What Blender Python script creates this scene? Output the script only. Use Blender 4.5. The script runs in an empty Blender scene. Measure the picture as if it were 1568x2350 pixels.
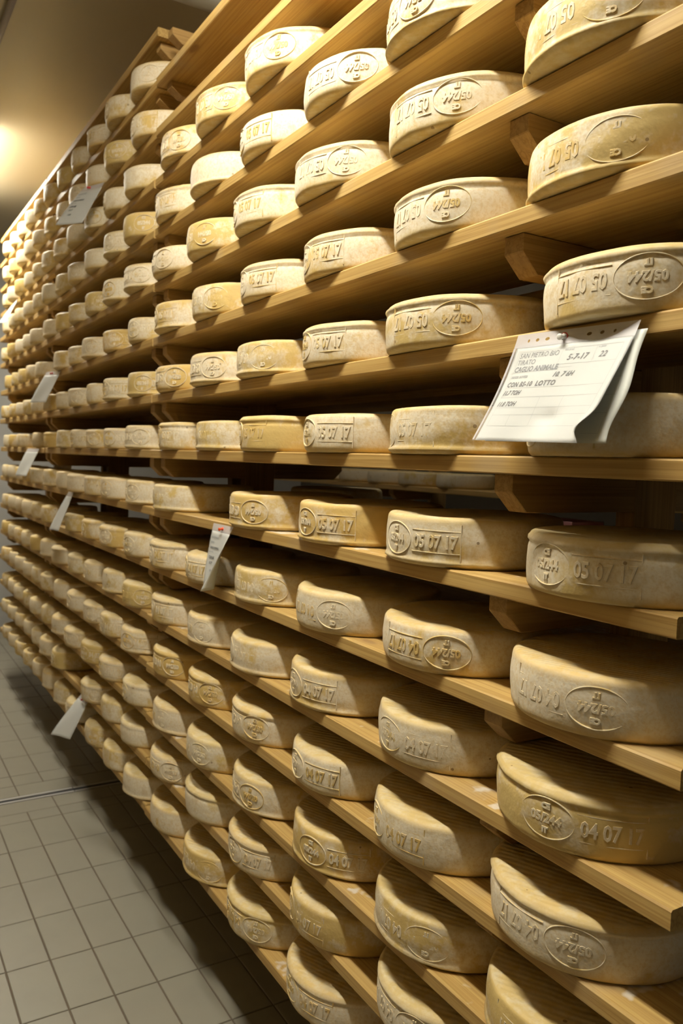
import bpy, bmesh, math, random
from mathutils import Vector, Matrix, noise
from math import pi, sin, cos, sqrt

scene = bpy.context.scene
COL = scene.collection
random.seed(7)

# ------------------------------------------------------------------ camera
F_PX, YAW, PITCH, ROLL = 1859.68, 0.5457, -0.0642, 0.0317
CAM = Vector((-0.8268, 0.0, 1.488))
fwd = Vector((sin(YAW)*cos(PITCH), cos(YAW)*cos(PITCH), sin(PITCH)))
rgt = Vector((cos(YAW), -sin(YAW), 0.0))
upv = rgt.cross(fwd)
r2 = rgt*cos(ROLL) + upv*sin(ROLL)
u2 = -rgt*sin(ROLL) + upv*cos(ROLL)
cam = bpy.data.cameras.new('camera')
cam.sensor_fit = 'VERTICAL'
cam.sensor_height = 36.0
cam.sensor_width = 24.0
cam.lens = F_PX/2350.0*36.0
cam.clip_start = 0.02
cam.dof.use_dof = True
cam.dof.focus_distance = 1.25
cam.dof.aperture_fstop = 7.1
camo = bpy.data.objects.new('camera', cam)
COL.objects.link(camo)
camo.matrix_world = Matrix(((r2.x, u2.x, -fwd.x, CAM.x), (r2.y, u2.y, -fwd.y, CAM.y), (r2.z, u2.z, -fwd.z, CAM.z), (0, 0, 0, 1)))
scene.camera = camo

# ------------------------------------------------------------------ world, exposure
world = bpy.data.worlds.new('world')
scene.world = world
world.use_nodes = True
world.node_tree.nodes['Background'].inputs[0].default_value = (0.02, 0.018, 0.014, 1)
world.node_tree.nodes['Background'].inputs[1].default_value = 0.5
scene.view_settings.view_transform = 'Standard'
scene.view_settings.look = 'None'
scene.view_settings.gamma = 1.0
scene.view_settings.use_curve_mapping = False
scene.view_settings.exposure = -0.04
scene.cycles.max_bounces = 5
scene.cycles.diffuse_bounces = 3
scene.cycles.glossy_bounces = 2
scene.cycles.transmission_bounces = 2
scene.cycles.transparent_max_bounces = 6
scene.cycles.caustics_reflective = False
scene.cycles.caustics_refractive = False
scene.cycles.use_adaptive_sampling = True
scene.cycles.adaptive_threshold = 0.05
LAMP_STRENGTH = 156.0         # emission of the lamps' diffusers
LAMP_COLOUR = (1.0, 0.945, 0.80)
CEIL = 3.14
# (x, y of middle, strength factor)
LAMPS = [(-0.60, 1.24, 1.0), (-0.29, 5.22, 1.0), (-0.60, -2.0, 0.06), (1.25, 3.2, 0.12)]

# ------------------------------------------------------------------ helpers
def link(name, me, mat=None, parent=None, loc=None, rot=None):
    o = bpy.data.objects.new(name, me)
    COL.objects.link(o)
    if mat is not None and me is not None and len(me.materials) == 0:
        me.materials.append(mat)
    if parent is not None:
        o.parent = parent
    if loc is not None:
        o.location = loc
    if rot is not None:
        o.rotation_euler = rot
    return o

def tag(o, label=None, cat=None, group=None, kind=None):
    if label: o['label'] = label
    if cat: o['category'] = cat
    if group: o['group'] = group
    if kind: o['kind'] = kind
    return o

def mesh_from(name, verts, faces, smooth=False):
    me = bpy.data.meshes.new(name)
    me.from_pydata([tuple(v) for v in verts], [], faces)
    me.update()
    if smooth:
        me.polygons.foreach_set('use_smooth', [True]*len(me.polygons))
    return me

def bm_mesh(name, bm, smooth=False):
    me = bpy.data.meshes.new(name)
    bmesh.ops.recalc_face_normals(bm, faces=bm.faces)
    bm.to_mesh(me)
    bm.free()
    if smooth:
        me.polygons.foreach_set('use_smooth', [True]*len(me.polygons))
    return me

def add_box(bm, lo, hi, bevel=0.0):
    x0, y0, z0 = lo; x1, y1, z1 = hi
    vs = [bm.verts.new(p) for p in ((x0,y0,z0),(x1,y0,z0),(x1,y1,z0),(x0,y1,z0),(x0,y0,z1),(x1,y0,z1),(x1,y1,z1),(x0,y1,z1))]
    fs = [bm.faces.new([vs[i] for i in f]) for f in ((0,3,2,1),(4,5,6,7),(0,1,5,4),(1,2,6,5),(2,3,7,6),(3,0,4,7))]
    if bevel:
        es = list({e for f in fs for e in f.edges})
        bmesh.ops.bevel(bm, geom=es, offset=bevel, segments=1, affect='EDGES')

def box_mesh(name, lo, hi, bevel=0.0):
    bm = bmesh.new()
    add_box(bm, lo, hi, bevel)
    return bm_mesh(name, bm)

def lathe(name, prof, seg, smooth=True, disp=None):
    """prof: (r, z) from bottom centre to top centre; r=0 ends are poles."""
    verts, faces, rings = [], [], []
    for r, z in prof:
        if r < 1e-6:
            rings.append([len(verts)]); verts.append(Vector((0, 0, z)))
        else:
            rings.append(list(range(len(verts), len(verts)+seg)))
            for k in range(seg):
                a = 2*pi*k/seg
                verts.append(Vector((r*cos(a), r*sin(a), z)))
    for a, b in zip(rings[:-1], rings[1:]):
        for k in range(seg):
            k2 = (k+1) % seg
            if len(a) == 1: faces.append((a[0], b[k2], b[k]))
            elif len(b) == 1: faces.append((a[k], a[k2], b[0]))
            else: faces.append((a[k], a[k2], b[k2], b[k]))
    if disp:
        verts = [disp(v) for v in verts]
    me = mesh_from(name, verts, faces, smooth)
    return me

def prism_xz(name, pts, y0, y1, bevel=0.0):
    """polygon in the XZ plane extruded along Y"""
    bm = bmesh.new()
    a = [bm.verts.new((x, y0, z)) for x, z in pts]
    b = [bm.verts.new((x, y1, z)) for x, z in pts]
    n = len(pts)
    bm.faces.new(a); bm.faces.new(b[::-1])
    for i in range(n):
        bm.faces.new((a[i], a[(i+1) % n], b[(i+1) % n], b[i]))
    if bevel:
        bmesh.ops.bevel(bm, geom=list(bm.edges), offset=bevel, segments=1, affect='EDGES')
    return bm_mesh(name, bm)

def text_points(body, size, bold=0.0, extrude=0.0, bevel=0.0, shear=0.0, spacing=1.0, res=2):
    cu = bpy.data.curves.new('lettering', 'FONT')
    cu.body = body; cu.size = size; cu.offset = bold; cu.extrude = extrude
    cu.bevel_depth = bevel; cu.bevel_resolution = 1 if bevel else 0
    cu.shear = shear; cu.space_character = spacing
    cu.align_x = 'CENTER'; cu.align_y = 'CENTER'; cu.resolution_u = res
    o = bpy.data.objects.new('lettering', cu)
    COL.objects.link(o)
    dg = bpy.context.evaluated_depsgraph_get()
    dg.update()
    me = bpy.data.meshes.new_from_object(o.evaluated_get(dg))
    vs = [v.co.copy() for v in me.vertices]
    fs = [tuple(p.vertices) for p in me.polygons]
    bpy.data.objects.remove(o); bpy.data.curves.remove(cu); bpy.data.meshes.remove(me)
    # horizontal centre on the real bounds
    if vs:
        x0 = min(v.x for v in vs); x1 = max(v.x for v in vs)
        y0 = min(v.y for v in vs); y1 = max(v.y for v in vs)
        for v in vs:
            v.x -= (x0+x1)/2; v.y -= (y0+y1)/2
    return vs, fs

# ------------------------------------------------------------------ materials
class NT:
    def __init__(self, name):
        self.m = bpy.data.materials.new(name); self.m.use_nodes = True
        self.t = self.m.node_tree; self.t.nodes.clear()
        self.out = self.n('ShaderNodeOutputMaterial')
        self.b = self.n('ShaderNodeBsdfPrincipled')
        self.t.links.new(self.b.outputs[0], self.out.inputs[0])
    def n(self, typ, **kw):
        nd = self.t.nodes.new(typ)
        for k, v in kw.items(): setattr(nd, k, v)
        return nd
    def set(self, sock, v):
        if hasattr(v, 'node'): self.t.links.new(v, sock)
        elif v is not None: sock.default_value = v
    def math(self, op, a, b=None, c=None, clamp=False):
        nd = self.n('ShaderNodeMath', operation=op, use_clamp=clamp)
        self.set(nd.inputs[0], a)
        if b is not None: self.set(nd.inputs[1], b)
        if c is not None: self.set(nd.inputs[2], c)
        return nd.outputs[0]
    def vmath(self, op, a, b=None):
        nd = self.n('ShaderNodeVectorMath', operation=op)
        self.set(nd.inputs[0], a)
        if b is not None: self.set(nd.inputs[1], b)
        return nd.outputs[0]
    def noise(self, vec, scale, detail=3.0, rough=0.5, dist=0.0):
        nd = self.n('ShaderNodeTexNoise')
        self.set(nd.inputs['Vector'], vec)
        nd.inputs['Scale'].default_value = scale; nd.inputs['Detail'].default_value = detail
        nd.inputs['Roughness'].default_value = rough; nd.inputs['Distortion'].default_value = dist
        return nd.outputs[0]
    def ramp(self, fac, stops, interp='LINEAR'):
        nd = self.n('ShaderNodeValToRGB'); cr = nd.color_ramp; cr.interpolation = interp
        while len(cr.elements) < len(stops): cr.elements.new(0.5)
        for e, (p, c) in zip(cr.elements, stops):
            e.position = p
            e.color = (c, c, c, 1) if isinstance(c, (int, float)) else (*c, 1)
        self.set(nd.inputs[0], fac)
        return nd.outputs[0]
    def mix(self, fac, a, b, blend='MIX'):
        nd = self.n('ShaderNodeMix', data_type='RGBA', blend_type=blend)
        self.set(nd.inputs[0], fac)
        for s, v in ((nd.inputs[6], a), (nd.inputs[7], b)):
            self.set(s, (*v, 1) if isinstance(v, tuple) and len(v) == 3 else v)
        return nd.outputs[2]
    def bump(self, h, strength, dist, normal=None):
        nd = self.n('ShaderNodeBump')
        self.set(nd.inputs['Height'], h)
        nd.inputs['Strength'].default_value = strength; nd.inputs['Distance'].default_value = dist
        if normal is not None: self.set(nd.inputs['Normal'], normal)
        return nd.outputs[0]
    def fin(self, col=None, rough=None, normal=None, **kw):
        if col is not None: self.set(self.b.inputs['Base Color'], (*col, 1) if isinstance(col, tuple) and len(col) == 3 else col)
        if rough is not None: self.set(self.b.inputs['Roughness'], rough)
        if normal is not None: self.set(self.b.inputs['Normal'], normal)
        for k, v in kw.items(): self.set(self.b.inputs[k.replace('_', ' ')], v)
        return self.m
    def objcoord(self, spread=37.0):
        tc = self.n('ShaderNodeTexCoord'); oi = self.n('ShaderNodeObjectInfo')
        off = self.n('ShaderNodeCombineXYZ')
        r = oi.outputs['Random']
        self.set(off.inputs[0], self.math('MULTIPLY', r, spread))
        self.set(off.inputs[1], self.math('MULTIPLY', r, spread*2.3))
        self.set(off.inputs[2], self.math('MULTIPLY', r, spread*0.7))
        return tc.outputs['Object'], self.vmath('ADD', tc.outputs['Object'], off.outputs[0]), r

def plain(name, col, rough=0.6, metal=0.0, coat=0.0, nscale=0.0, namt=0.0):
    k = NT(name)
    c = col
    if nscale:
        _, v, _ = k.objcoord()
        nz = k.noise(v, nscale, 4, 0.6)
        c = k.mix(k.math('MULTIPLY', nz, namt), col, tuple(x*0.55 for x in col))
    return k.fin(c, rough, Metallic=metal, Coat_Weight=coat)

def wood_mat(name, axis, light=(0.57, 0.395, 0.145), dark=(0.41, 0.255, 0.075)):
    """pine: grain runs along the given local axis"""
    k = NT(name)
    o, v, r = k.objcoord()
    sc = [95.0, 95.0, 95.0]; sc[axis] = 1.4
    vs = k.vmath('MULTIPLY', v, tuple(sc))
    wob = k.noise(v, 2.3, 2, 0.5)
    ring = k.noise(vs, 1.0, 2, 0.55)
    sf = [260.0]*3; sf[axis] = 6.0
    fine = k.noise(k.vmath('MULTIPLY', v, tuple(sf)), 1.0, 1, 0.5)
    g = k.ramp(ring, [(0.36, 0.0), (0.48, 0.4), (0.55, 1.0), (0.62, 0.1)])
    g = k.math('MULTIPLY', g, k.math('MULTIPLY_ADD', wob, 0.9, 0.40))
    c = k.mix(g, light, dark)
    c = k.mix(k.math('MULTIPLY', k.ramp(fine, [(0.45, 0.0), (0.75, 1.0)]), 0.22), c, tuple(x*0.7 for x in dark))
    tint = k.mix(r, (1.03, 1.0, 0.94), (0.92, 0.87, 0.80))
    c = k.mix(1.0, c, tint, 'MULTIPLY')
    # knots
    kv = [9.0]*3; kv[axis] = 3.2
    vo = k.n('ShaderNodeTexVoronoi'); k.set(vo.inputs['Vector'], k.vmath('MULTIPLY', v, tuple(kv))); vo.inputs['Scale'].default_value = 1.0
    sp = k.n('ShaderNodeSeparateColor'); k.set(sp.inputs[0], vo.outputs['Color'])
    sel = k.math('GREATER_THAN', sp.outputs[0], 0.72)
    kn = k.ramp(vo.outputs['Distance'], [(0.0, 1.0), (0.075, 0.85), (0.11, 0.22), (0.2, 0.0)])
    kn = k.math('MULTIPLY', kn, sel)
    c = k.mix(k.math('MULTIPLY', kn, 0.75), c, (0.20, 0.095, 0.035))
    # grey damp stains left by the wheels
    st = k.ramp(k.noise(v, 5.0, 2, 0.65), [(0.56, 0.0), (0.72, 0.5)])
    c = k.mix(st, c, (0.43, 0.33, 0.20))
    if axis == 1:
        ge = k.n('ShaderNodeNewGeometry'); sn = k.n('ShaderNodeSeparateXYZ'); k.set(sn.inputs[0], ge.outputs['True Normal'])
        top = k.math('GREATER_THAN', sn.outputs[2], 0.9)
        ws = k.ramp(k.noise(v, 11.0, 3, 0.7), [(0.60, 0.0), (0.66, 0.75)])
        c = k.mix(k.math('MULTIPLY', ws, top), c, (0.70, 0.65, 0.57))
    h = k.math('ADD', k.math('MULTIPLY', ring, 0.6), k.math('MULTIPLY', fine, 0.6))
    return k.fin(c, 0.62, k.bump(h, 0.28, 0.0016))

def rind_mat(name, zmid):
    k = NT(name)
    o, v, r = k.objcoord(53.0)
    sx = k.n('ShaderNodeSeparateXYZ'); k.set(sx.inputs[0], o)
    z = sx.outputs[2]
    nrm = k.n('ShaderNodeNewGeometry')
    ns = k.n('ShaderNodeSeparateXYZ'); k.set(ns.inputs[0], nrm.outputs['True Normal'])
    flat = k.ramp(k.math('ABSOLUTE', ns.outputs[2]), [(0.55, 0.0), (0.9, 1.0)])
    big = k.noise(v, 9.0, 2, 0.55)
    med = k.noise(v, 34.0, 3, 0.72)
    fin = k.noise(v, 165.0, 2, 0.7)
    wax = k.mix(big, (0.66, 0.51, 0.215), (0.57, 0.41, 0.15))
    wax = k.mix(r, wax, k.mix(1.0, wax, (1.06, 0.99, 0.86), 'MULTIPLY'))
    # white mould bloom on the side: the share differs from wheel to wheel
    r2_ = k.math('FRACT', k.math('MULTIPLY', r, 7.31))
    amt = k.math('MULTIPLY_ADD', r2_, 0.26, -0.09)
    m = k.math('ADD', k.math('ADD', k.math('MULTIPLY', big, 0.55), k.math('MULTIPLY', med, 0.45)), amt)
    m = k.ramp(m, [(0.42, 0.0), (0.53, 1.0)])
    band = k.ramp(k.math('MULTIPLY', k.math('ABSOLUTE', k.math('SUBTRACT', z, zmid)), 10.0), [(0.24, 1.0), (0.38, 0.12)])
    side = k.math('MULTIPLY', k.math('MULTIPLY', m, band), k.math('SUBTRACT', 1.0, flat))
    grain = k.ramp(fin, [(0.34, 0.55), (0.56, 1.0)])
    c = k.mix(k.math('MULTIPLY', k.math('MULTIPLY', side, grain), 0.86), wax, (0.80, 0.735, 0.605))
    # tops: paler, with the marks of the draining cloth
    ang = k.math('ADD', k.math('MULTIPLY', sx.outputs[0], k.math('MULTIPLY_ADD', r, 190.0, 330.0)), k.math('MULTIPLY', sx.outputs[1], 240.0))
    stripe = k.math('SINE', k.math('ADD', ang, k.math('MULTIPLY', big, 9.0)))
    topm = k.math('MULTIPLY', flat, k.ramp(med, [(0.42, 0.15), (0.62, 0.75)]))
    c = k.mix(topm, c, (0.70, 0.61, 0.41))
    # brown specks
    vo = k.n('ShaderNodeTexVoronoi'); k.set(vo.inputs['Vector'], v); vo.inputs['Scale'].default_value = 42.0
    sp = k.n('ShaderNodeSeparateColor'); k.set(sp.inputs[0], vo.outputs['Color'])
    spot = k.math('MULTIPLY', k.math('LESS_THAN', vo.outputs['Distance'], 0.13), k.math('GREATER_THAN', sp.outputs[0], 0.93))
    c = k.mix(k.math('MULTIPLY', spot, 0.7), c, (0.22, 0.13, 0.05))
    blot = k.ramp(k.noise(v, 17.0, 2, 0.75), [(0.60, 0.0), (0.72, 0.35)])
    c = k.mix(blot, c, (0.50, 0.34, 0.13))
    h = k.math('ADD', k.math('MULTIPLY', med, 0.9), k.math('MULTIPLY', fin, 0.20))
    n1 = k.bump(h, 0.5, 0.0026)
    n2 = k.bump(k.math('MULTIPLY', stripe, flat), 0.22, 0.0016, n1)
    return k.fin(c, 0.58, n2, Specular_IOR_Level=0.35)

M = {}
M['board'] = wood_mat('pine_board', 1)
M['bracket'] = wood_mat('pine_bracket', 0, (0.44, 0.285, 0.105), (0.32, 0.19, 0.06))
M['post'] = wood_mat('pine_post', 2, (0.42, 0.27, 0.10), (0.30, 0.18, 0.06))
M['rind'] = rind_mat('cheese_rind', 0.041)
M['rind_mark'] = rind_mat('cheese_rind_marks', 0.0)
M['tile'] = plain('floor_tile', (0.285, 0.265, 0.21), 0.42, nscale=9.0, namt=0.32)
M['grout'] = plain('grout', (0.135, 0.105, 0.075), 0.9)
M['ceiling'] = plain('ceiling_panel', (0.46, 0.40, 0.27), 0.45)
M['wall'] = plain('wall_panel', (0.42, 0.41, 0.39), 0.5)
M['wall_wood'] = plain('wall_wood', (0.24, 0.18, 0.095), 0.6)
M['wall_dark'] = plain('wall_dark', (0.07, 0.055, 0.035), 0.7)
M['paper'] = plain('paper', (0.66, 0.68, 0.64), 0.55)
M['ink'] = plain('printed_ink', (0.16, 0.17, 0.18), 0.6)
M['rule'] = plain('printed_rule', (0.42, 0.43, 0.42), 0.6)
M['pen'] = plain('marker_ink', (0.025, 0.025, 0.03), 0.5)
M['steel'] = plain('stainless_steel', (0.50, 0.49, 0.47), 0.45, metal=0.35)
M['dark'] = plain('drain_slot', (0.015, 0.014, 0.016), 0.7)
M['orange'] = plain('orange_plastic', (0.85, 0.10, 0.02), 0.35)
M['red'] = plain('red_plastic', (0.60, 0.03, 0.03), 0.35)
M['white'] = plain('white_plastic', (0.80, 0.80, 0.78), 0.35)
M['grey'] = plain('grey_plastic', (0.33, 0.30, 0.31), 0.5)
M['pink'] = plain('pink_plastic', (0.70, 0.32, 0.33), 0.5)
M['pipe'] = plain('pale_pipe', (0.48, 0.45, 0.36), 0.4)

def sleeve_mat():
    k = NT('clear_plastic')
    tr = k.n('ShaderNodeBsdfTransparent'); tr.inputs[0].default_value = (0.96, 0.96, 0.97, 1)
    k.fin((0.80, 0.80, 0.82), 0.22)
    mx = k.n('ShaderNodeMixShader')
    lw = k.n('ShaderNodeLayerWeight'); lw.inputs[0].default_value = 0.25
    k.set(mx.inputs[0], k.math('MULTIPLY_ADD', lw.outputs['Facing'], 0.25, 0.16))
    k.t.links.new(tr.outputs[0], mx.inputs[1]); k.t.links.new(k.b.outputs[0], mx.inputs[2])
    k.t.links.new(mx.outputs[0], k.out.inputs[0])
    return k.m
M['sleeve'] = sleeve_mat()

def strip_mat():
    k = NT('frosted_plastic')
    tr = k.n('ShaderNodeBsdfTransparent'); tr.inputs[0].default_value = (0.9, 0.9, 0.92, 1)
    k.fin((0.66, 0.64, 0.66), 0.35)
    mx = k.n('ShaderNodeMixShader'); mx.inputs[0].default_value = 0.72
    k.t.links.new(tr.outputs[0], mx.inputs[1]); k.t.links.new(k.b.outputs[0], mx.inputs[2])
    k.t.links.new(mx.outputs[0], k.out.inputs[0])
    return k.m
M['strip'] = strip_mat()

def lamp_mat(f):
    k = NT('lamp_diffuser')
    e = k.n('ShaderNodeEmission'); e.inputs[0].default_value = (*LAMP_COLOUR, 1); e.inputs[1].default_value = LAMP_STRENGTH*f
    k.t.links.new(e.outputs[0], k.out.inputs[0])
    return k.m

# ------------------------------------------------------------------ the room
X0, X1, Y0, Y1 = -1.5, 3.0, -3.2, 7.1
def room(name, lo, hi, mat):
    c = [(a+b)/2 for a, b in zip(lo, hi)]
    me = box_mesh(name, [a-b for a, b in zip(lo, c)], [a-b for a, b in zip(hi, c)])
    return tag(link(name, me, mat, loc=c), kind='structure')
floor = room('floor', (X0, Y0, -0.10), (X1, Y1, -0.003), M['grout'])
room('ceiling', (X0, Y0, CEIL), (X1, Y1, CEIL+0.1), M['ceiling'])
room('wall_left', (X0-0.1, Y0, -0.1), (X0, Y1, CEIL+0.1), M['wall_wood'])
room('wall_right', (X1, Y0, -0.1), (X1+0.1, Y1, CEIL+0.1), M['wall_dark'])
room('wall_back', (X0, Y1, -0.1), (X1, Y1+0.1, CEIL+0.1), M['wall'])
room('wall_front', (X0, Y0-0.1, -0.1), (X1, Y0, CEIL+0.1), M['wall'])

# floor tiles, 12 x 24 cm, laid in line, with turned tiles along the drain
TX, TY, GR = 0.1216, 0.2432, 0.0045
gx0 = -0.3358
tile_cache = {}
def tile_mesh(w, d):
    key = (round(w, 3), round(d, 3))
    if key not in tile_cache:
        bm = bmesh.new()
        add_box(bm, (-w/2, -d/2, -0.004), (w/2, d/2, 0.0))
        top = [e for e in bm.edges if all(abs(v.co.z) < 1e-6 for v in e.verts)]
        bmesh.ops.bevel(bm, geom=top, offset=0.0012, segments=1, affect='EDGES')
        tile_cache[key] = bm_mesh('tile', bm)
    return tile_cache[key]
rest = []
floor_inv = floor.matrix_basis.inverted()
def put_tile(xa, xb, ya, yb):
    xa += GR/2; xb -= GR/2; ya += GR/2; yb -= GR/2
    cx, cy = (xa+xb)/2, (ya+yb)/2
    seen = -0.62 < cx < 0.30 and 1.75 < cy < 5.9 and cx > -0.60+0.155*(cy-1.9)
    if seen:
        link('floor_tile', tile_mesh(xb-xa, yb-ya), M['tile'], floor, floor_inv @ Vector((cx, cy, 0.0)))
    else:
        rest.append((xa, xb, ya, yb))
ybands = []
y = 3.345
while y > Y0+TY:
    ybands.append((y-TY, y)); y -= TY
ybands.append((3.345, 3.43))
ybands.append((3.726, 3.845))
y = 3.845
while y < Y1-TY:
    ybands.append((y, y+TY)); y += TY
i0 = int((X0-gx0)/TX); i1 = int((X1-gx0)/TX)
for ya, yb in ybands:
    for i in range(i0, i1):
        put_tile(gx0+i*TX, gx0+(i+1)*TX, ya, yb)
for ya, yb, sh in ((3.43, 3.548, 0), (3.606, 3.726, 1)):
    for i in range(i0//2, i1//2):
        put_tile(gx0+(2*i+sh)*TX, gx0+(2*i+2+sh)*TX, ya, yb)
bm = bmesh.new()
for xa, xb, ya, yb in rest:
    add_box(bm, (xa, ya, -0.004), (xb, yb, 0.0))
tag(link('floor_tile_rest', bm_mesh('floor_tile_rest', bm), M['tile'], floor, floor_inv @ Vector((0, 0, 0))), kind='stuff')
# slot drain across the aisle
dr = link('floor_drain', box_mesh('floor_drain', (X0+0.02, 3.552, -0.006), (X1-0.02, 3.602, -0.0025)), M['dark'])
tag(dr, 'narrow steel slot drain running across the tiled floor', 'drain')
for ya, yb in ((3.552, 3.563), (3.588, 3.602)):
    k = X0+0.02
    n_seg = 6
    L = (X1-X0-0.04)/n_seg
    for q in range(n_seg):
        link('steel_edge', box_mesh('steel_edge', (X0+0.022+q*L, ya, -0.0025), (X0+0.018+(q+1)*L, yb, 0.001)), M['steel'], dr)

# ceiling lamps: housing on the ceiling, bright tube cover below
housing_me = None
lamp_names = ['ceiling strip lamp above the nearest shelves', 'ceiling strip lamp above the farthest shelves',
              'ceiling strip lamp behind the viewpoint', 'ceiling strip lamp over the second aisle']
for (lx, ly, f), lab in zip(LAMPS, lamp_names):
    t = bpy.data.objects.new('strip_lamp', None); COL.objects.link(t); t.location = (lx, ly, CEIL)
    tag(t, lab, 'lamp', 'strip lamps on the ceiling')
    link('housing', box_mesh('housing', (-0.06, -0.66, -0.055), (0.06, 0.66, 0.0), 0.006), M['white'], t)
    dh = 0.020
    link('diffuser', box_mesh('diffuser', (-0.05, -0.60, -0.058-dh), (0.05, 0.60, -0.0565), 0.004), lamp_mat(f), t)
    for s in (-1, 1):
        link('end_cap', box_mesh('end_cap', (-0.056, -0.018, -0.108), (0.056, 0.018, -0.05), 0.004), M['white'], t, (0, s*0.625, 0))
# conduit along the ceiling between the lamps and pipe across it
cd = link('ceiling_conduit', lathe('ceiling_conduit', [(0, -0.95), (0.013, -0.95), (0.013, 0.95), (0, 0.95)], 12), M['grey'], loc=(-0.31, 3.55, CEIL-0.014), rot=(pi/2, 0, 0))
tag(cd, 'thin grey cable conduit on the ceiling at top left', 'conduit')
pp = link('ceiling_pipe', lathe('ceiling_pipe', [(0, -1.75), (0.033, -1.75), (0.033, 1.75), (0, 1.75)], 24), M['pipe'], loc=(1.20, 2.82, CEIL-0.045), rot=(0, pi/2, 0))
tag(pp, 'pale pipe crossing under the ceiling behind the top shelves', 'pipe')

# ------------------------------------------------------------------ the shelving
ZROW = {-7: 0.3287, -6: 0.4903, -5: 0.6446, -4: 0.8105, -3: 0.9717, -2: 1.1411, -1: 1.3171, 0: 1.5016, 1: 1.6774,
        2: 1.857, 3: 2.0281, 4: 2.195, 5: 2.3492, 6: 2.503, 7: 2.6569, 8: 2.815}
BT = 0.0268      # board thickness
BD = 0.28        # board depth
ORD = ['bottom', 'second', 'third', 'fourth', 'fifth', 'sixth', 'seventh', 'eighth', 'ninth', 'tenth', 'eleventh', 'twelfth', 'thirteenth', 'fourteenth', 'fifteenth', 'sixteenth']
def shelf_word(n):
    k = n+7
    return 'bottom shelf' if k == 0 else ORD[k]+' shelf up'
SECT = {1: 'nearest section', 2: 'middle section', 3: 'farthest section'}
BAYS = {1: (0.59, 2.545), 2: (2.552, 4.225), 3: (4.232, 5.62)}

def board_mesh(length, depth, wob):
    """a plank with eased edges, very slightly bowed; origin at its middle, top face at z=0"""
    bm = bmesh.new()
    n = 8
    sec = [(0, -0.0025), (0.0025, 0), (depth-0.0025, 0), (depth, -0.0025), (depth, -BT+0.002), (depth-0.002, -BT), (0.002, -BT), (0, -BT+0.002)]
    rings = []
    for i in range(n+1):
        yy = -length/2+length*i/n
        dx = 0.0016*sin(wob+3.0*i/n)
        rings.append([bm.verts.new((x+dx, yy, z)) for x, z in sec])
    for a, b in zip(rings[:-1], rings[1:]):
        for j in range(8):
            bm.faces.new((a[j], a[(j+1) % 8], b[(j+1) % 8], b[j]))
    bm.faces.new(rings[0]); bm.faces.new(rings[-1][::-1])
    return bm_mesh('shelf_board', bm)
board_cache = {}
def put_board(ya, yb, z, x=0.0, depth=BD, label=None, group=None):
    L = yb-ya
    key = (round(L, 2), depth, random.randrange(3))
    if key not in board_cache:
        board_cache[key] = board_mesh(round(L, 2)-0.002, depth, key[2]*2.1)
    o = link('shelf_board', board_cache[key], M['board'], loc=(x, (ya+yb)/2, z))
    return tag(o, label, 'shelf board', group)
for b, (ya, yb) in BAYS.items():
    for n in range(-7, 9):
        if b == 1 and n == 8: continue
        jy = random.uniform(-0.012, 0.012) if b == 1 else 0.0
        ya2 = ya+jy if b == 1 else ya
        jx = random.uniform(-0.004, 0.004)
        if b == 1: jx -= 0.003
        lab = 'pale pine shelf board, %s, %s' % (SECT[b], shelf_word(n) if n < 8 else 'topmost and empty')
        put_board(ya2, yb, ZROW[n], jx, BD, lab, 'front shelf boards')
# back side of the same double rack
for b in (1, 2):
    ya, yb = BAYS[b]
    for n in range(-7, 8):
        put_board(ya, yb, ZROW[n], 0.412, 0.27, 'pine shelf board on the rear side, %s, %s' % (SECT[b], shelf_word(n)), 'rear shelf boards')

# upright frames with cantilever brackets
arm_pts = [(0.020, 0.0), (0.020, -0.027), (0.052, -0.058), (0.298, -0.058), (0.298, 0.0)]
arm_me = prism_xz('bracket', arm_pts, -0.02, 0.02, 0.0012)
arm_back = prism_xz('bracket', [(0.405, 0.0), (0.405, -0.058), (0.640, -0.058), (0.672, -0.027), (0.672, 0.0)], -0.02, 0.02, 0.0012)
post_me = box_mesh('post', (0.298, -0.02, 0.0), (0.405, 0.02, 2.86), 0.002)
def frame(yc, label, back=True):
    t = bpy.data.objects.new('upright_frame', None); COL.objects.link(t); t.location = (0, yc, 0)
    tag(t, label, 'rack frame', 'upright frames of the cheese rack')
    link('post', post_me, M['post'], t)
    for n in range(-7, 9):
        gap = ZROW[n]-BT-ZROW[n-1]-0.0876 if n > -7 else 0.058
        sz = min(1.0, gap/0.058)
        link('bracket', arm_me, M['bracket'], t, (0, 0, ZROW[n]-BT-0.0006)).scale.z = sz
        if back:
            link('bracket', arm_back, M['bracket'], t, (0, 0, ZROW[n]-BT-0.0006)).scale.z = sz
frame(0.925, 'wooden upright with chamfered brackets nearest the camera, behind the paper sleeve')
frame(2.495, 'wooden upright with brackets at the far end of the nearest section')
frame(2.605, 'wooden upright with brackets at the near end of the middle section')
frame(4.175, 'wooden upright with brackets at the far end of the middle section')
frame(4.285, 'wooden upright with brackets at the near end of the farthest section', False)
frame(5.45, 'wooden upright with brackets at the far end of the whole rack', False)

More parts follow.
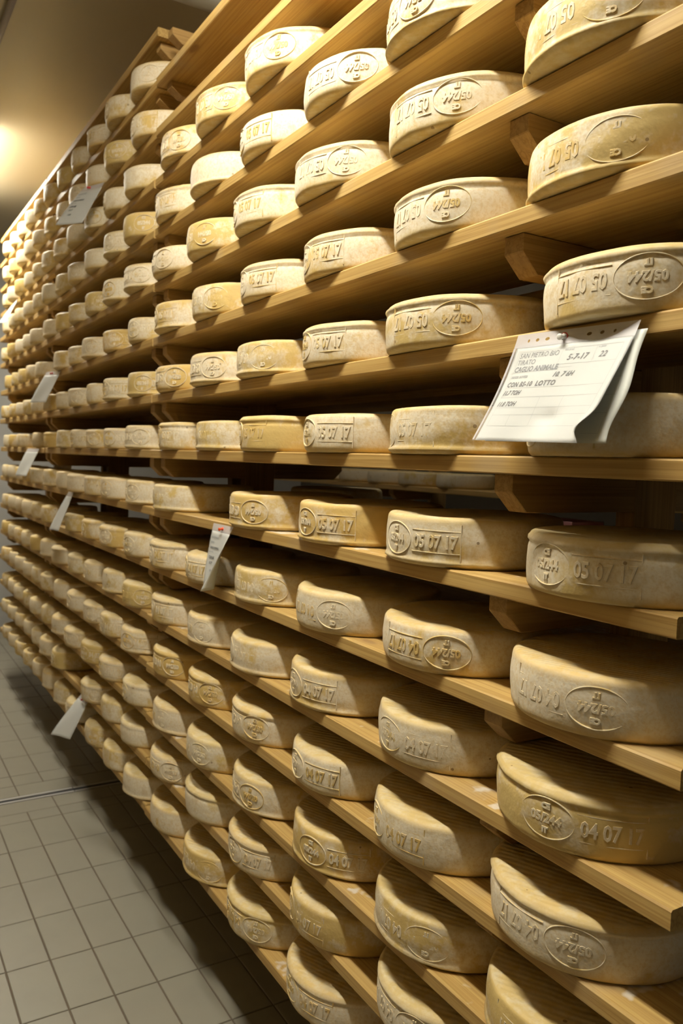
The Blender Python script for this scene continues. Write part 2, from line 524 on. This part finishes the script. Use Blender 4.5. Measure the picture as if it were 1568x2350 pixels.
# ------------------------------------------------------------------ cheese wheels
def wheel_profile(R, h, e, lip, nside, ntop, droop):
    p = [(0, 0.0)]
    for i in range(1, ntop+1): p.append(((R-e)*i/ntop, 0.0))
    for i in range(1, 5):
        a = pi/2*i/4
        p.append((R-e+e*sin(a), e*(1-cos(a))))
    for i in range(1, nside):
        s = i/nside
        r = R + 0.0022*sin(pi*s)
        p.append((r, e+(h-2*e)*s))
    for i in range(0, 5):
        a = pi/2*i/4
        p.append((R-e+e*cos(a), h-e+e*sin(a)))
    for i in range(ntop-1, 0, -1): p.append(((R-e)*i/ntop, h-droop*(1-i/ntop)))
    p.append((0, h-droop))
    if lip == 1:    # thin flange at the foot
        p = [(r+(0.0042*math.exp(-((z-0.007)/0.0035)**2) if r > R*0.9 else 0), z) for r, z in p]
    if lip == 2:    # pressed rim just under the top edge
        p = [(r+(0.0036*math.exp(-((z-h+0.010)/0.003)**2)-0.0016*math.exp(-((z-h+0.017)/0.003)**2) if r > R*0.9 else 0), z) for r, z in p]
    return p
def wheel_mesh(R, h, e, lip, seed, seg=112, nside=16, ntop=5, rough=1.0):
    so = Vector((seed*3.7, seed*1.3, seed*5.1))
    def disp(v):
        r = sqrt(v.x*v.x+v.y*v.y)
        if r < 1e-6: return v
        n1 = noise.noise(v*9.0+so)*0.0020 + noise.noise(v*28.0+so)*0.0009*rough + noise.noise(v*70.0+so)*0.00055*rough
        d = Vector((v.x/r, v.y/r, 0))
        w = min(1.0, (r/R)**6)
        out = v + d*n1*w
        if v.z > h*0.8: out.z += noise.noise(v*12.0+so)*0.0016
        if v.z < 0.001: out.z = 0.0
        return out
    return lathe('cheese_wheel', wheel_profile(R, h, e, lip, nside, ntop, 0.002+0.0015*(seed % 3)), seg, True, disp)

R1, R2, R3 = 0.1535, 0.1315, 0.1145
H1, H2, H3 = 0.080, 0.078, 0.076
hi = [wheel_mesh(R1, H1*hf, e, lip, k) for k, (hf, e, lip) in enumerate([(1.0, 0.010, 0), (0.97, 0.008, 1), (1.02, 0.009, 2), (0.96, 0.012, 0), (1.0, 0.008, 2), (1.03, 0.010, 1)])]
mid = [wheel_mesh(R2, H2*hf, e, lip, k+9, 64, 10, 3) for k, (hf, e, lip) in enumerate([(1.0, 0.010, 0), (0.96, 0.008, 2), (1.03, 0.011, 1)])]
far = [wheel_mesh(R3, H3*hf, e, 0, k+20, 40, 6, 2) for k, (hf, e) in enumerate([(1.0, 0.010), (0.96, 0.008)])]

# pressed marks, bent round the side of the wheel
def bent(parts, R):
    """parts: list of (verts, faces) in flat (arc, height, out) -> mesh round radius R, centred on +X, z=0 mid height"""
    V, Fc = [], []
    for vs, fs in parts:
        o = len(V)
        for v in vs:
            a = v.x/R; r = R+v.z
            V.append((r*cos(a), r*sin(a), v.y))
        Fc += [tuple(i+o for i in f) for f in fs]
    me = mesh_from('stamp', V, Fc)
    return me
def ridge(path, closed, w, hgt):
    """low rounded ridge along a flat path"""
    vs, fs = [], []
    n = len(path)
    prof = [(-w, -0.0012), (-w*0.6, hgt*0.75), (0, hgt), (w*0.6, hgt*0.75), (w, -0.0012)]
    for i, p in enumerate(path):
        a = path[(i-1) % n] if closed or i > 0 else p
        b = path[(i+1) % n] if closed or i < n-1 else p
        t = (Vector(b)-Vector(a)); t.normalize()
        nn = Vector((-t.y, t.x))
        for q, hh in prof:
            vs.append(Vector((p[0]+nn.x*q, p[1]+nn.y*q, hh)))
    m = len(prof)
    for i in range(n if closed else n-1):
        j = (i+1) % n
        for k in range(m-1):
            fs.append((i*m+k, i*m+k+1, j*m+k+1, j*m+k))
    return vs, fs
def raised(body, size, x, yv, spacing=1.0, squeeze=1.0):
    vs, fs = text_points(body, size, bold=0.0004, extrude=0.0007, bevel=0.0006, spacing=spacing)
    for v in vs: v.x = v.x*squeeze+x; v.y += yv; v.z += 0.0008
    return vs, fs
def oval_stamp(R, a=0.041, b=0.0275):
    ell = [(a*cos(2*pi*i/56), b*sin(2*pi*i/56)) for i in range(56)]
    parts = [ridge(ell, True, 0.0013, 0.0015), raised('CE', 0.0105, 0, 0.0165), raised('05/244', 0.0168, 0, 0.0), raised('IT', 0.0105, 0, -0.0165)]
    return bent(parts, R)
def date_stamp(R, body, boxed=True):
    parts = [raised(body, 0.0295, 0, 0.0, 1.0, 0.76)]
    if boxed:
        w, hh = 0.045, 0.018
        path = []
        for i in range(16): path.append((-w+2*w*i/15, -hh))
        parts.append(ridge(path, False, 0.0011, 0.0008))
        parts.append(ridge([(x, hh) for x, _ in path], False, 0.0011, 0.0008))
        parts.append(ridge([(w, -0.030), (w, -0.012), (w, 0.012), (w, 0.030)], False, 0.0013, 0.0010))
    return bent(parts, R)
STAMP = {}
for R, key in ((R1+0.0012, 1), (R2+0.0012, 2)):
    s = 1.0 if key == 1 else 0.92
    STAMP[(key, 'o')] = oval_stamp(R, 0.041*s, 0.0275*s)
    STAMP[(key, '05')] = date_stamp(R, '05 07 17')
    STAMP[(key, '04')] = date_stamp(R, '04 07 17')
for me in STAMP.values(): me.materials.append(M['rind_mark'])

WHEELS = {
    (1,5): [(1.747, ('A', 'o', 3.72)), (2.064, ('A', 'o', 3.8)), (2.378, ('A', 'o', 3.63))],
    (1,4): [(1.146, ('A', 'o', 3.32)), (1.460, ('A', 'o', 3.85)), (1.788, ('B', 'd', 3.41)), (2.107, None), (2.421, ('B', 'd', 3.48))],
    (1,3): [(0.793, ('A', 'o', 3.61)), (1.142, ('A', 'o', 3.79)), (1.489, ('A', 'o', 3.85)), (1.803, ('B', 'd', 3.39)), (2.117, ('A', 'o', 3.56)), (2.431, ('A', 'o', 3.47))],
    (1,2): [(0.787, ('A', 'o', 3.62)), (1.117, ('A', 'o', 3.61)), (1.458, ('B', 'd', 3.39)), (1.772, ('B', 'd', 3.49)), (2.086, ('A', 'o', 3.67)), (2.400, ('B', 'd', 3.47))],
    (1,1): [(0.740, ('A', 'o', 3.7)), (1.127, ('A', 'o', 3.83)), (1.446, ('B', 'd', 3.43)), (1.771, ('A', 'o', 3.62)), (2.088, ('A', 'o', 3.66)), (2.402, ('A', 'o', 3.68))],
    (1,0): [(0.758, ('B', 'd', 3.16)), (1.103, ('B', 'd', 3.23)), (1.422, ('B', 'd', 3.52)), (1.742, ('B', 'd', 3.33)), (2.056, ('B', 'd', 3.34)), (2.370, ('B', 'd', 3.45))],
    (1,-1): [(0.747, ('B', 'o', 2.96)), (1.110, ('B', 'o', 3.01)), (1.447, ('B', 'o', 3.06)), (1.798, ('A', 'o', 3.59)), (2.403, ('B', 'd', 3.36))],
    (1,-2): [(0.769, ('A', 'o', 3.64)), (1.109, ('A', 'o', 3.77)), (1.435, ('A', 'o', 3.66)), (1.774, ('A', 'o', 3.81)), (2.095, ('B', 'd', 3.35)), (2.409, ('B', 'd', 3.53))],
    (1,-3): [(0.796, ('B', 'o', 3.35)), (1.120, ('B', 'o', 3.01)), (1.465, ('B', 'd', 3.52)), (1.779, ('B', 'd', 3.34)), (2.093, ('A', 'o', 3.48)), (2.407, ('B', 'd', 3.48))],
    (1,-4): [(0.794, ('A', 'o', 3.67)), (1.108, ('B', 'd', 3.34)), (1.435, ('B', 'd', 3.53)), (1.762, ('A', 'o', 3.57)), (2.076, ('A', 'o', 3.66)), (2.390, ('A', 'o', 3.69))],
    (1,-5): [(0.792, ('A', 'o', 3.72)), (1.106, ('A', 'o', 3.64)), (1.432, ('B', 'o', 3.34)), (1.746, ('A', 'o', 3.46)), (2.060, ('A', 'o', 3.45)), (2.374, ('A', 'o', 3.42))],
    (1,-6): [(1.087, ('A', 'o', 3.47)), (1.430, ('B', 'd', 3.33)), (1.761, ('B', 'd', 3.69)), (2.075, None), (2.389, ('A', 'o', 3.74))],
    (1,-7): [(1.427, ('B', 'd', 3.52)), (1.753, ('A', 'o', 3.7)), (2.067, ('A', 'o', 3.74)), (2.381, None)],
    (2,7): [2.702, 2.982, 3.276, 3.547, 3.818, 4.089],
    (2,6): [2.684, 2.986, 3.261, 3.546, 3.817, 4.088],
    (2,5): [2.733, 3.004, 3.295, 3.574, 3.845, 4.116],
    (2,4): [2.731, 3.002, 3.281, 3.559, 3.830, 4.101],
    (2,3): [2.723, 2.994, 3.280, 3.559, 3.830, 4.101],
    (2,2): [2.716, 3.026, 3.320, 3.591, 3.862],
    (2,1): [2.712, 3.007, 3.278, 3.549, 3.820, 4.091],
    (2,0): [2.734, 3.005, 3.276, 3.547, 3.818, 4.089],
    (2,-1): [2.714, 3.006, 3.277, 3.548, 3.819, 4.090],
    (2,-2): [2.710, 3.016, 3.311, 3.633, 4.106],
    (2,-3): [2.707, 3.002, 3.277, 3.548, 3.859, 4.147],
    (2,-4): [2.731, 3.002, 3.273, 3.544, 3.848, 4.119],
    (2,-5): [2.680, 3.011, 3.288, 3.585, 3.856, 4.131],
    (2,-6): [2.726, 2.997, 3.268, 3.839, 4.112],
    (2,-7): [2.674, 2.945, 3.216, 3.550, 3.821, 4.092],
    (3,7): [4.343, 4.580, 4.831, 5.068, 5.328],
    (3,6): [4.342, 4.579, 4.816, 5.064, 5.301],
    (3,5): [4.383, 4.620, 4.857, 5.094, 5.331],
    (3,4): [4.355, 4.620, 4.857, 5.094, 5.331],
    (3,3): [4.405, 4.642, 4.879, 5.116, 5.353],
    (3,2): [4.333, 4.570, 4.807, 5.044, 5.281],
    (3,1): [4.386, 4.623, 4.860, 5.097, 5.334],
    (3,0): [4.400, 4.810, 5.071, 5.308],
    (3,-1): [4.402, 4.639, 4.876, 5.113, 5.350],
    (3,-2): [4.380, 4.617, 4.874, 5.111, 5.348],
    (3,-3): [4.406, 4.643, 4.880, 5.117, 5.354],
    (3,-4): [4.373, 4.610, 4.847, 5.084, 5.321],
    (3,-5): [4.385, 4.622, 4.859, 5.096, 5.333],
    (3,-6): [4.366, 4.603, 4.840, 5.077, 5.314],
    (3,-7): [4.346, 4.583, 4.820, 5.057, 5.294],
}

NUM = ['first', 'second', 'third', 'fourth', 'fifth', 'sixth', 'seventh']
DELTA = 0.575
def mark(w, key, rz, flip, h, R, day):
    """oval at local angle 0 of the pair, date to its right (upright) or left (turned over)"""
    rx = pi if flip else 0.0
    e1 = link('oval_stamp', STAMP[(key, 'o')], None, w, (0, 0, h/2))
    e1.rotation_euler = (rx, 0, rz)
    e2 = link('date_stamp', STAMP[(key, day)], None, w, (0, 0, h/2))
    e2.rotation_euler = (rx, 0, rz + (-DELTA if flip else DELTA))
OV = 0.030
for (b, n), lst in WHEELS.items():
    R = {1: R1, 2: R2, 3: R3}[b]
    for i, item in enumerate(lst):
        y, st = item if b == 1 else (item, None)
        pool = {1: hi, 2: mid, 3: far}[b]
        me = pool[random.randrange(len(pool))]
        if len(me.materials) == 0: me.materials.append(M['rind'])
        h = max(v.co.z for v in me.vertices)
        ov = OV + random.uniform(-0.006, 0.006) + (0.006 if n > 2 else 0)
        w = link('cheese_wheel', me, None, loc=(R-ov, y, ZROW[n]+0.0006))
        spin = random.uniform(0, 2*pi)
        if b == 1 and st:
            t, kind, ang = st
            flip = (t == 'A')
            if kind == 'd': ang += (DELTA if flip else -DELTA)
            mark(w, 1, ang, flip, h, R, '05' if n >= -1 else '04')
            look = 'showing an inverted oval stamp' if flip and kind == 'o' else ('showing an upright oval stamp' if kind == 'o' else 'showing a date stamp')
        elif b == 2:
            if i < 4 and random.random() < 0.75:
                flip = random.random() < 0.5
                mark(w, 2, random.uniform(3.0, 3.9), flip, h, R, '05' if n >= -1 else '04')
            look = ''
        else:
            look = ''
        if b == 1:
            lab = 'cheese wheel %s, nearest section, %s, %s from far end' % (look or 'with a plain rind', shelf_word(n), NUM[len(lst)-1-i])
        else:
            lab = 'cheese wheel in the %s, %s, %s from the near end' % (SECT[b], shelf_word(n), NUM[i])
        tag(w, lab, 'cheese wheel', 'cheese wheels on the %s of the rack' % SECT[b])

# ------------------------------------------------------------------ seen through the gap: rear wheel and the next rack
def far_wheel(x, y, z, label, group):
    me = hi[3]
    w = link('cheese_wheel', me, None, loc=(x, y, z+0.0006))
    return tag(w, label, 'cheese wheel', group)
far_wheel(0.572, 2.34, ZROW[-1], 'cheese wheel on the rear side, seen end-on through the gap above the middle shelf', 'cheese wheels behind the rack')
Z2 = 1.357
put_board(1.45, 3.93, Z2, 1.80, 0.28, 'shelf board of the next rack seen through the gap, near piece', 'boards of the next rack')
put_board(3.94, 5.6, Z2, 1.80, 0.28, 'shelf board of the next rack seen through the gap, far piece', 'boards of the next rack')
for j, yy in enumerate((4.62, 4.30, 3.98, 3.66, 3.31, 2.32)):
    far_wheel(1.80+R1-0.01, yy, Z2, 'cheese wheel on the next rack, %s from the left in the gap' % NUM[j], 'cheese wheels behind the rack')
arm2 = prism_xz('bracket', [(0.02, 0.0), (0.02, -0.027), (0.052, -0.058), (0.286, -0.058), (0.286, 0.0)], -0.02, 0.02, 0.0012)
for yy, lab in ((3.82, 'upright of the next rack, right one of the pair seen through the gap'), (4.14, 'upright of the next rack, left one of the pair seen through the gap'), (1.9, 'upright of the next rack hidden behind the nearest upright')):
    t = bpy.data.objects.new('upright_frame', None); COL.objects.link(t); t.location = (1.80, yy, 0)
    tag(t, lab, 'rack frame', 'upright frames of the next rack')
    link('post', post_me, M['post'], t)
    link('bracket', arm2, M['bracket'], t, (0, 0, Z2-BT-0.0006))
Z3 = 1.13
put_board(1.45, 3.93, Z3, 1.80, 0.28, 'lower shelf board of the next rack behind the gap', 'boards of the next rack')
bx = link('plastic_crate', None); bx.location = (1.93, 2.62, Z3)
tag(bx, 'pink plastic crate on the next rack seen through the gap', 'crate')
bm = bmesh.new()
for lo, hi_ in (((-0.1, -0.16, 0), (0.1, 0.16, 0.006)), ((-0.1, -0.16, 0), (-0.094, 0.16, 0.12)), ((0.094, -0.16, 0), (0.1, 0.16, 0.12)), ((-0.1, -0.16, 0), (0.1, -0.154, 0.12)), ((-0.1, 0.154, 0), (0.1, 0.16, 0.12))):
    add_box(bm, lo, hi_)
link('crate_body', bm_mesh('crate_body', bm), M['pink'], bx)
link('crate_rim', box_mesh('crate_rim', (-0.108, -0.168, 0.105), (-0.1, 0.168, 0.122), 0.002), M['pink'], bx)

# ------------------------------------------------------------------ paper sleeves
def sheet(name, fn, ns, nt, mat, parent, thick=0.0):
    V, Fc = [], []
    for j in range(nt+1):
        for i in range(ns+1):
            V.append(fn(i/ns, j/nt))
    for j in range(nt):
        for i in range(ns):
            a = j*(ns+1)+i
            Fc.append((a, a+1, a+ns+2, a+ns+1))
    me = mesh_from(name, V, Fc, True)
    o = link(name, me, mat, parent)
    if thick:
        md = o.modifiers.new('thickness', 'SOLIDIFY'); md.thickness = thick; md.offset = 0
    return o
def on_sheet(fn, s, t, lift):
    p = Vector(fn(s, t)); e = 0.004
    du = Vector(fn(min(1, s+e), t))-Vector(fn(max(0, s-e), t)); dv = Vector(fn(s, min(1, t+e)))-Vector(fn(s, max(0, t-e)))
    n = du.cross(dv); n.normalize()
    if n.x > 0: n = -n
    return p+n*lift
def write_on(name, fn, W, H, items, mat, parent, lift=0.0006):
    """items: (text, s, t, height in m, bold, shear, spacing): s,t is the left middle of the line"""
    V, Fc = [], []
    for body, s0, t0, size, bold, shear, spc in items:
        vs, fs = text_points(body, size, bold=bold, shear=shear, spacing=spc)
        xm = min(v.x for v in vs); o = len(V)
        for v in vs:
            s = s0+(v.x-xm)/W; t = t0-v.y/H
            V.append(on_sheet(fn, min(max(s, 0), 1), min(max(t, 0), 1), lift))
        Fc += [tuple(i+o for i in f) for f in fs]
    return link(name, mesh_from(name, V, Fc), mat, parent)
def rules_on(name, fn, W, H, lines, wd, mat, parent, lift=0.0004):
    V, Fc = [], []
    for s0, t0, s1, t1 in lines:
        n = 14; base = len(V)
        for i in range(n+1):
            s = s0+(s1-s0)*i/n; t = t0+(t1-t0)*i/n
            if abs(s1-s0) > abs(t1-t0): a, c = (s, t-wd/H), (s, t+wd/H)
            else: a, c = (s-wd/W, t), (s+wd/W, t)
            V.append(on_sheet(fn, *a, lift)); V.append(on_sheet(fn, *c, lift))
        for i in range(n):
            k = base+2*i
            Fc.append((k, k+1, k+3, k+2))
    return link(name, mesh_from(name, V, Fc), mat, parent)
pin_prof = [(0, 0.0), (0.0045, 0.0), (0.005, 0.0012), (0.0028, 0.003), (0.0026, 0.008), (0.0042, 0.0095), (0.0042, 0.0118), (0.003, 0.0125), (0, 0.0125)]
pin_me = {}
def pin(parent, loc, mat):
    if mat.name not in pin_me:
        pin_me[mat.name] = lathe('push_pin', pin_prof, 16)
    return link('push_pin', pin_me[mat.name], mat, parent, loc, (0.15, -pi/2-0.1, 0))

# the big sleeve on the near shelf edge
t = bpy.data.objects.new('document_sleeve', None); COL.objects.link(t)
PX = -0.0065
t.location = (PX, 0.772, 1.668)
tag(t, 'large clear sleeve with a printed cheese form pinned to the nearest shelf edge', 'document sleeve', 'document sleeves pinned to shelf edges')
SW, SH = 0.212, 0.155
def big(s, tt):
    out = -0.072*(tt**1.15)-0.020*tt*s
    out += 0.0035*sin(9*s+4*tt)*tt - 0.010*math.exp(-((s-1.0)/0.06)**2-((tt-0.86)/0.10)**2)
    out += 0.006*math.exp(-((s-0.62)/0.10)**2-((tt-0.80)/0.07)**2)
    yy = 0.106-SW*s + 0.004*tt + 0.010*math.exp(-((s-1.0)/0.05)**2)*math.exp(-((tt-0.90)/0.09)**2)
    zz = 0.006-0.005*s-SH*tt*0.985
    return (out, yy, zz)
def paper_fn(s, tt):
    p = Vector(big(0.035+0.955*s, 0.13+0.865*tt)); p.x += 0.0010
    return p
PW, PH = SW*0.955, SH*0.865
form = sheet('paper_form', paper_fn, 40, 30, M['paper'], t, 0.0003)
sheet('plastic_cover', lambda s, q: big(s, 0.125+0.875*q), 40, 30, M['sleeve'], t)
def back_fn(s, q):
    wav = 0.006*sin(q*9.0)*s*q
    return (0.0025-0.058*q-0.006*s*q, 0.104-0.222*s+wav, 0.002-0.004*s-0.149*q)
back = sheet('back_sheet', lambda s, q: back_fn(s, 0.06+0.94*q), 24, 24, M['paper'], t, 0.0003)
rules_on('back_rules', back_fn, 0.222, 0.149, [(0.93, 0.12, 0.93, 0.92), (0.8, 0.30, 0.93, 0.30), (0.8, 0.45, 0.93, 0.45), (0.8, 0.60, 0.93, 0.60), (0.8, 0.75, 0.93, 0.75), (0.8, 0.92, 0.93, 0.92)], 0.0002, M['rule'], back)
# perforated strip with seven punched holes
bm = bmesh.new()
def loop(pts):
    vs = [bm.verts.new((a, b, 0)) for a, b in pts]
    return [bm.edges.new((vs[i], vs[(i+1) % len(vs)])) for i in range(len(vs))]
edges = loop([(0+i/10, 0.0) for i in range(11)]+[(1-i/10, 1.0) for i in range(11)])
for hs, hw in ((0.12, 0.0020), (0.20, 0.0033), (0.29, 0.0042), (0.46, 0.0030), (0.64, 0.0042), (0.74, 0.0033), (0.835, 0.0022)):
    edges += loop([(hs+hw/SW*cos(-2*pi*i/14), 0.52+0.0024/0.020*sin(-2*pi*i/14)) for i in range(14)])
bmesh.ops.triangle_fill(bm, edges=edges, use_beauty=True)
for v in bm.verts:
    v.co = Vector(big(v.co.x, v.co.y*0.13)) + Vector((0.0002, 0, 0))
link('punched_strip', bm_mesh('punched_strip', bm), M['strip'], t)
seam = [(0.012, 0.13, 0.012, 0.99)]
rules_on('sleeve_seam', big, SW, SH, seam, 0.0022, M['strip'], t, 0.0004)
rules_on('form_rules', paper_fn, PW, PH, [(0.05, 0.055, 0.95, 0.055), (0.05, 0.275, 0.45, 0.275), (0.47, 0.22, 0.95, 0.22), (0.47, 0.255, 0.60, 0.255), (0.05, 0.450, 0.95, 0.450), (0.05, 0.55, 0.95, 0.55), (0.05, 0.66, 0.95, 0.66), (0.05, 0.735, 0.95, 0.735), (0.05, 0.85, 0.95, 0.85),
    (0.05, 0.055, 0.05, 0.85), (0.95, 0.055, 0.95, 0.85), (0.46, 0.055, 0.46, 0.275), (0.745, 0.055, 0.745, 0.22), (0.44, 0.55, 0.44, 0.85), (0.65, 0.55, 0.65, 0.85), (0.24, 0.735, 0.24, 0.85)], 0.00018, M['rule'], form)
write_on('printed_text', paper_fn, PW, PH, [('SAN PIETRO BIO', 0.06, 0.095, 0.0104, 0, 0, 1.0), ('TIRATO', 0.06, 0.17, 0.0104, 0, 0, 1.0), ('senza scritta', 0.06, 0.325, 0.0070, 0, 0, 1.0), ('data prod.', 0.48, 0.075, 0.004, 0, 0, 1.0), ('n. pezzi', 0.76, 0.075, 0.004, 0, 0, 1.0)], M['ink'], form)
write_on('printed_heading', paper_fn, PW, PH, [('CAGLIO ANIMALE', 0.058, 0.245, 0.0106, 0.00028, 0, 1.0)], M['ink'], form)
write_on('handwriting', paper_fn, PW, PH, [('5-7-17', 0.53, 0.155, 0.0115, 0.0002, 0.25, 1.1), ('22', 0.79, 0.15, 0.0110, 0.0002, 0.25, 1.1), ('10. 7 6H', 0.47, 0.325, 0.0095, 0.0002, 0.45, 1.05),
    ('CON BS-10  LOTTO', 0.055, 0.41, 0.0098, 0.0003, 0.1, 1.1), ('11.7 TOH', 0.055, 0.50, 0.0090, 0.0003, 0.35, 1.0), ('11.8 TOH', 0.055, 0.62, 0.0094, 0.0002, 0.35, 1.0)], M['pen'], form)
pin(t, big(0.44, 0.07), M['white'])
lathe_red = link('pin_collar', lathe('pin_collar', [(0, 0), (0.0062, 0), (0.0062, 0.0008), (0, 0.0008)], 16), M['red'], t, Vector(big(0.44, 0.07))+Vector((0.0002, 0, 0)), (0, -pi/2, 0))

def small_tag(y, n, w, h, out, skew, twist, label, pinmat, lines=True, pin_s=0.5, curl=0.0, stripc='strip', turn=0.0):
    """a folded sleeve hanging from a shelf edge: out = swing into the aisle, twist = turn of its foot"""
    t = bpy.data.objects.new('document_sleeve', None); COL.objects.link(t)
    t.location = (-0.0065, y, ZROW[n]-0.006)
    tag(t, label, 'document sleeve', 'document sleeves pinned to shelf edges')
    def fn(s, q):
        a = turn+twist*q
        c = (0.5-s)*w
        b = max(0.0, s-0.45)
        return (-out*q**0.9 - (c+w/2)*sin(a) - curl*b*b*q*4.0*w - 0.003*sin(5*s+3*q)*q, c*cos(a)+skew*q + curl*b*b*q*2.2*w, -h*q)
    form = sheet('paper_form', lambda s, q: Vector(fn(s, 0.12+0.88*q))+Vector((0.0008, 0, 0)), 14, 16, M['paper'], t, 0.0004)
    sheet('punched_strip', lambda s, q: fn(s, 0.12*q), 10, 4, M[stripc], t)
    sheet('plastic_cover', lambda s, q: Vector(fn(s, 0.12+0.88*q))+Vector((-0.0008, 0, 0)), 14, 16, M['sleeve'], t)
    if lines:
        g = lambda s, q: fn(s, q)
        write_on('printed_text', g, w, h, [('SAN PIETRO BIO', 0.08, 0.22, 0.0072, 0, 0, 0.9), ('TIRATO', 0.08, 0.30, 0.0072, 0, 0, 0.9), ('CAGLIO ANIMALE', 0.08, 0.38, 0.0072, 0.0003, 0, 0.9), ('senza scritta', 0.08, 0.45, 0.005, 0, 0, 1)], M['ink'], form, 0.0016)
        write_on('handwriting', g, w, h, [('CON BS', 0.10, 0.54, 0.0088, 0.0003, 0.2, 1), ('11.7', 0.16, 0.63, 0.009, 0.0004, 0.3, 1), ('11.8', 0.22, 0.75, 0.008, 0.0004, 0.3, 1)], M['pen'], form, 0.0016)
    if pinmat is not None:
        pin(t, Vector(fn(pin_s, 0.06)), pinmat)
    return t
small_tag(1.935, -1, 0.130, 0.160, 0.030, -0.012, 0.0, 'curling paper sleeve with orange push pin on the shelf below eye level', M['orange'], True, 0.52, 0.30)
small_tag(3.19, 6, 0.125, 0.145, 0.062, 0.06, 0.30, 'paper sleeve hanging high up among the top shelves of the middle section', M['red'], True, 0.4, turn=0.40)
small_tag(3.90, 2, 0.115, 0.145, 0.062, 0.0, 0.1, 'folded white sleeve hanging on the tenth shelf up of the middle section', M['red'], False, 0.5, turn=0.35)
small_tag(4.38, 0, 0.120, 0.140, 0.060, 0.0, 0.0, 'white sleeve hanging below the eye-level shelf of the farthest section', None, False, turn=0.30)
small_tag(3.62, -1, 0.090, 0.165, 0.060, 0.0, 0.25, 'narrow white sleeve seen nearly edge-on in the lower middle section', None, False)
small_tag(3.33, -6, 0.110, 0.160, 0.065, 0.02, 0.55, 'white sleeve hanging from the second shelf above the tiled floor', M['red'], False, 0.5)
small_tag(5.00, 5, 0.080, 0.140, 0.062, 0.0, 0.4, 'thin sleeve among the brightly lit upper wheels of the farthest section', None, False)
small_tag(0.905, -6, 0.090, 0.150, 0.062, 0.0, 0.0, 'sleeve pinned at the bottom edge of the picture, second shelf up', M['white'], False, 0.5)
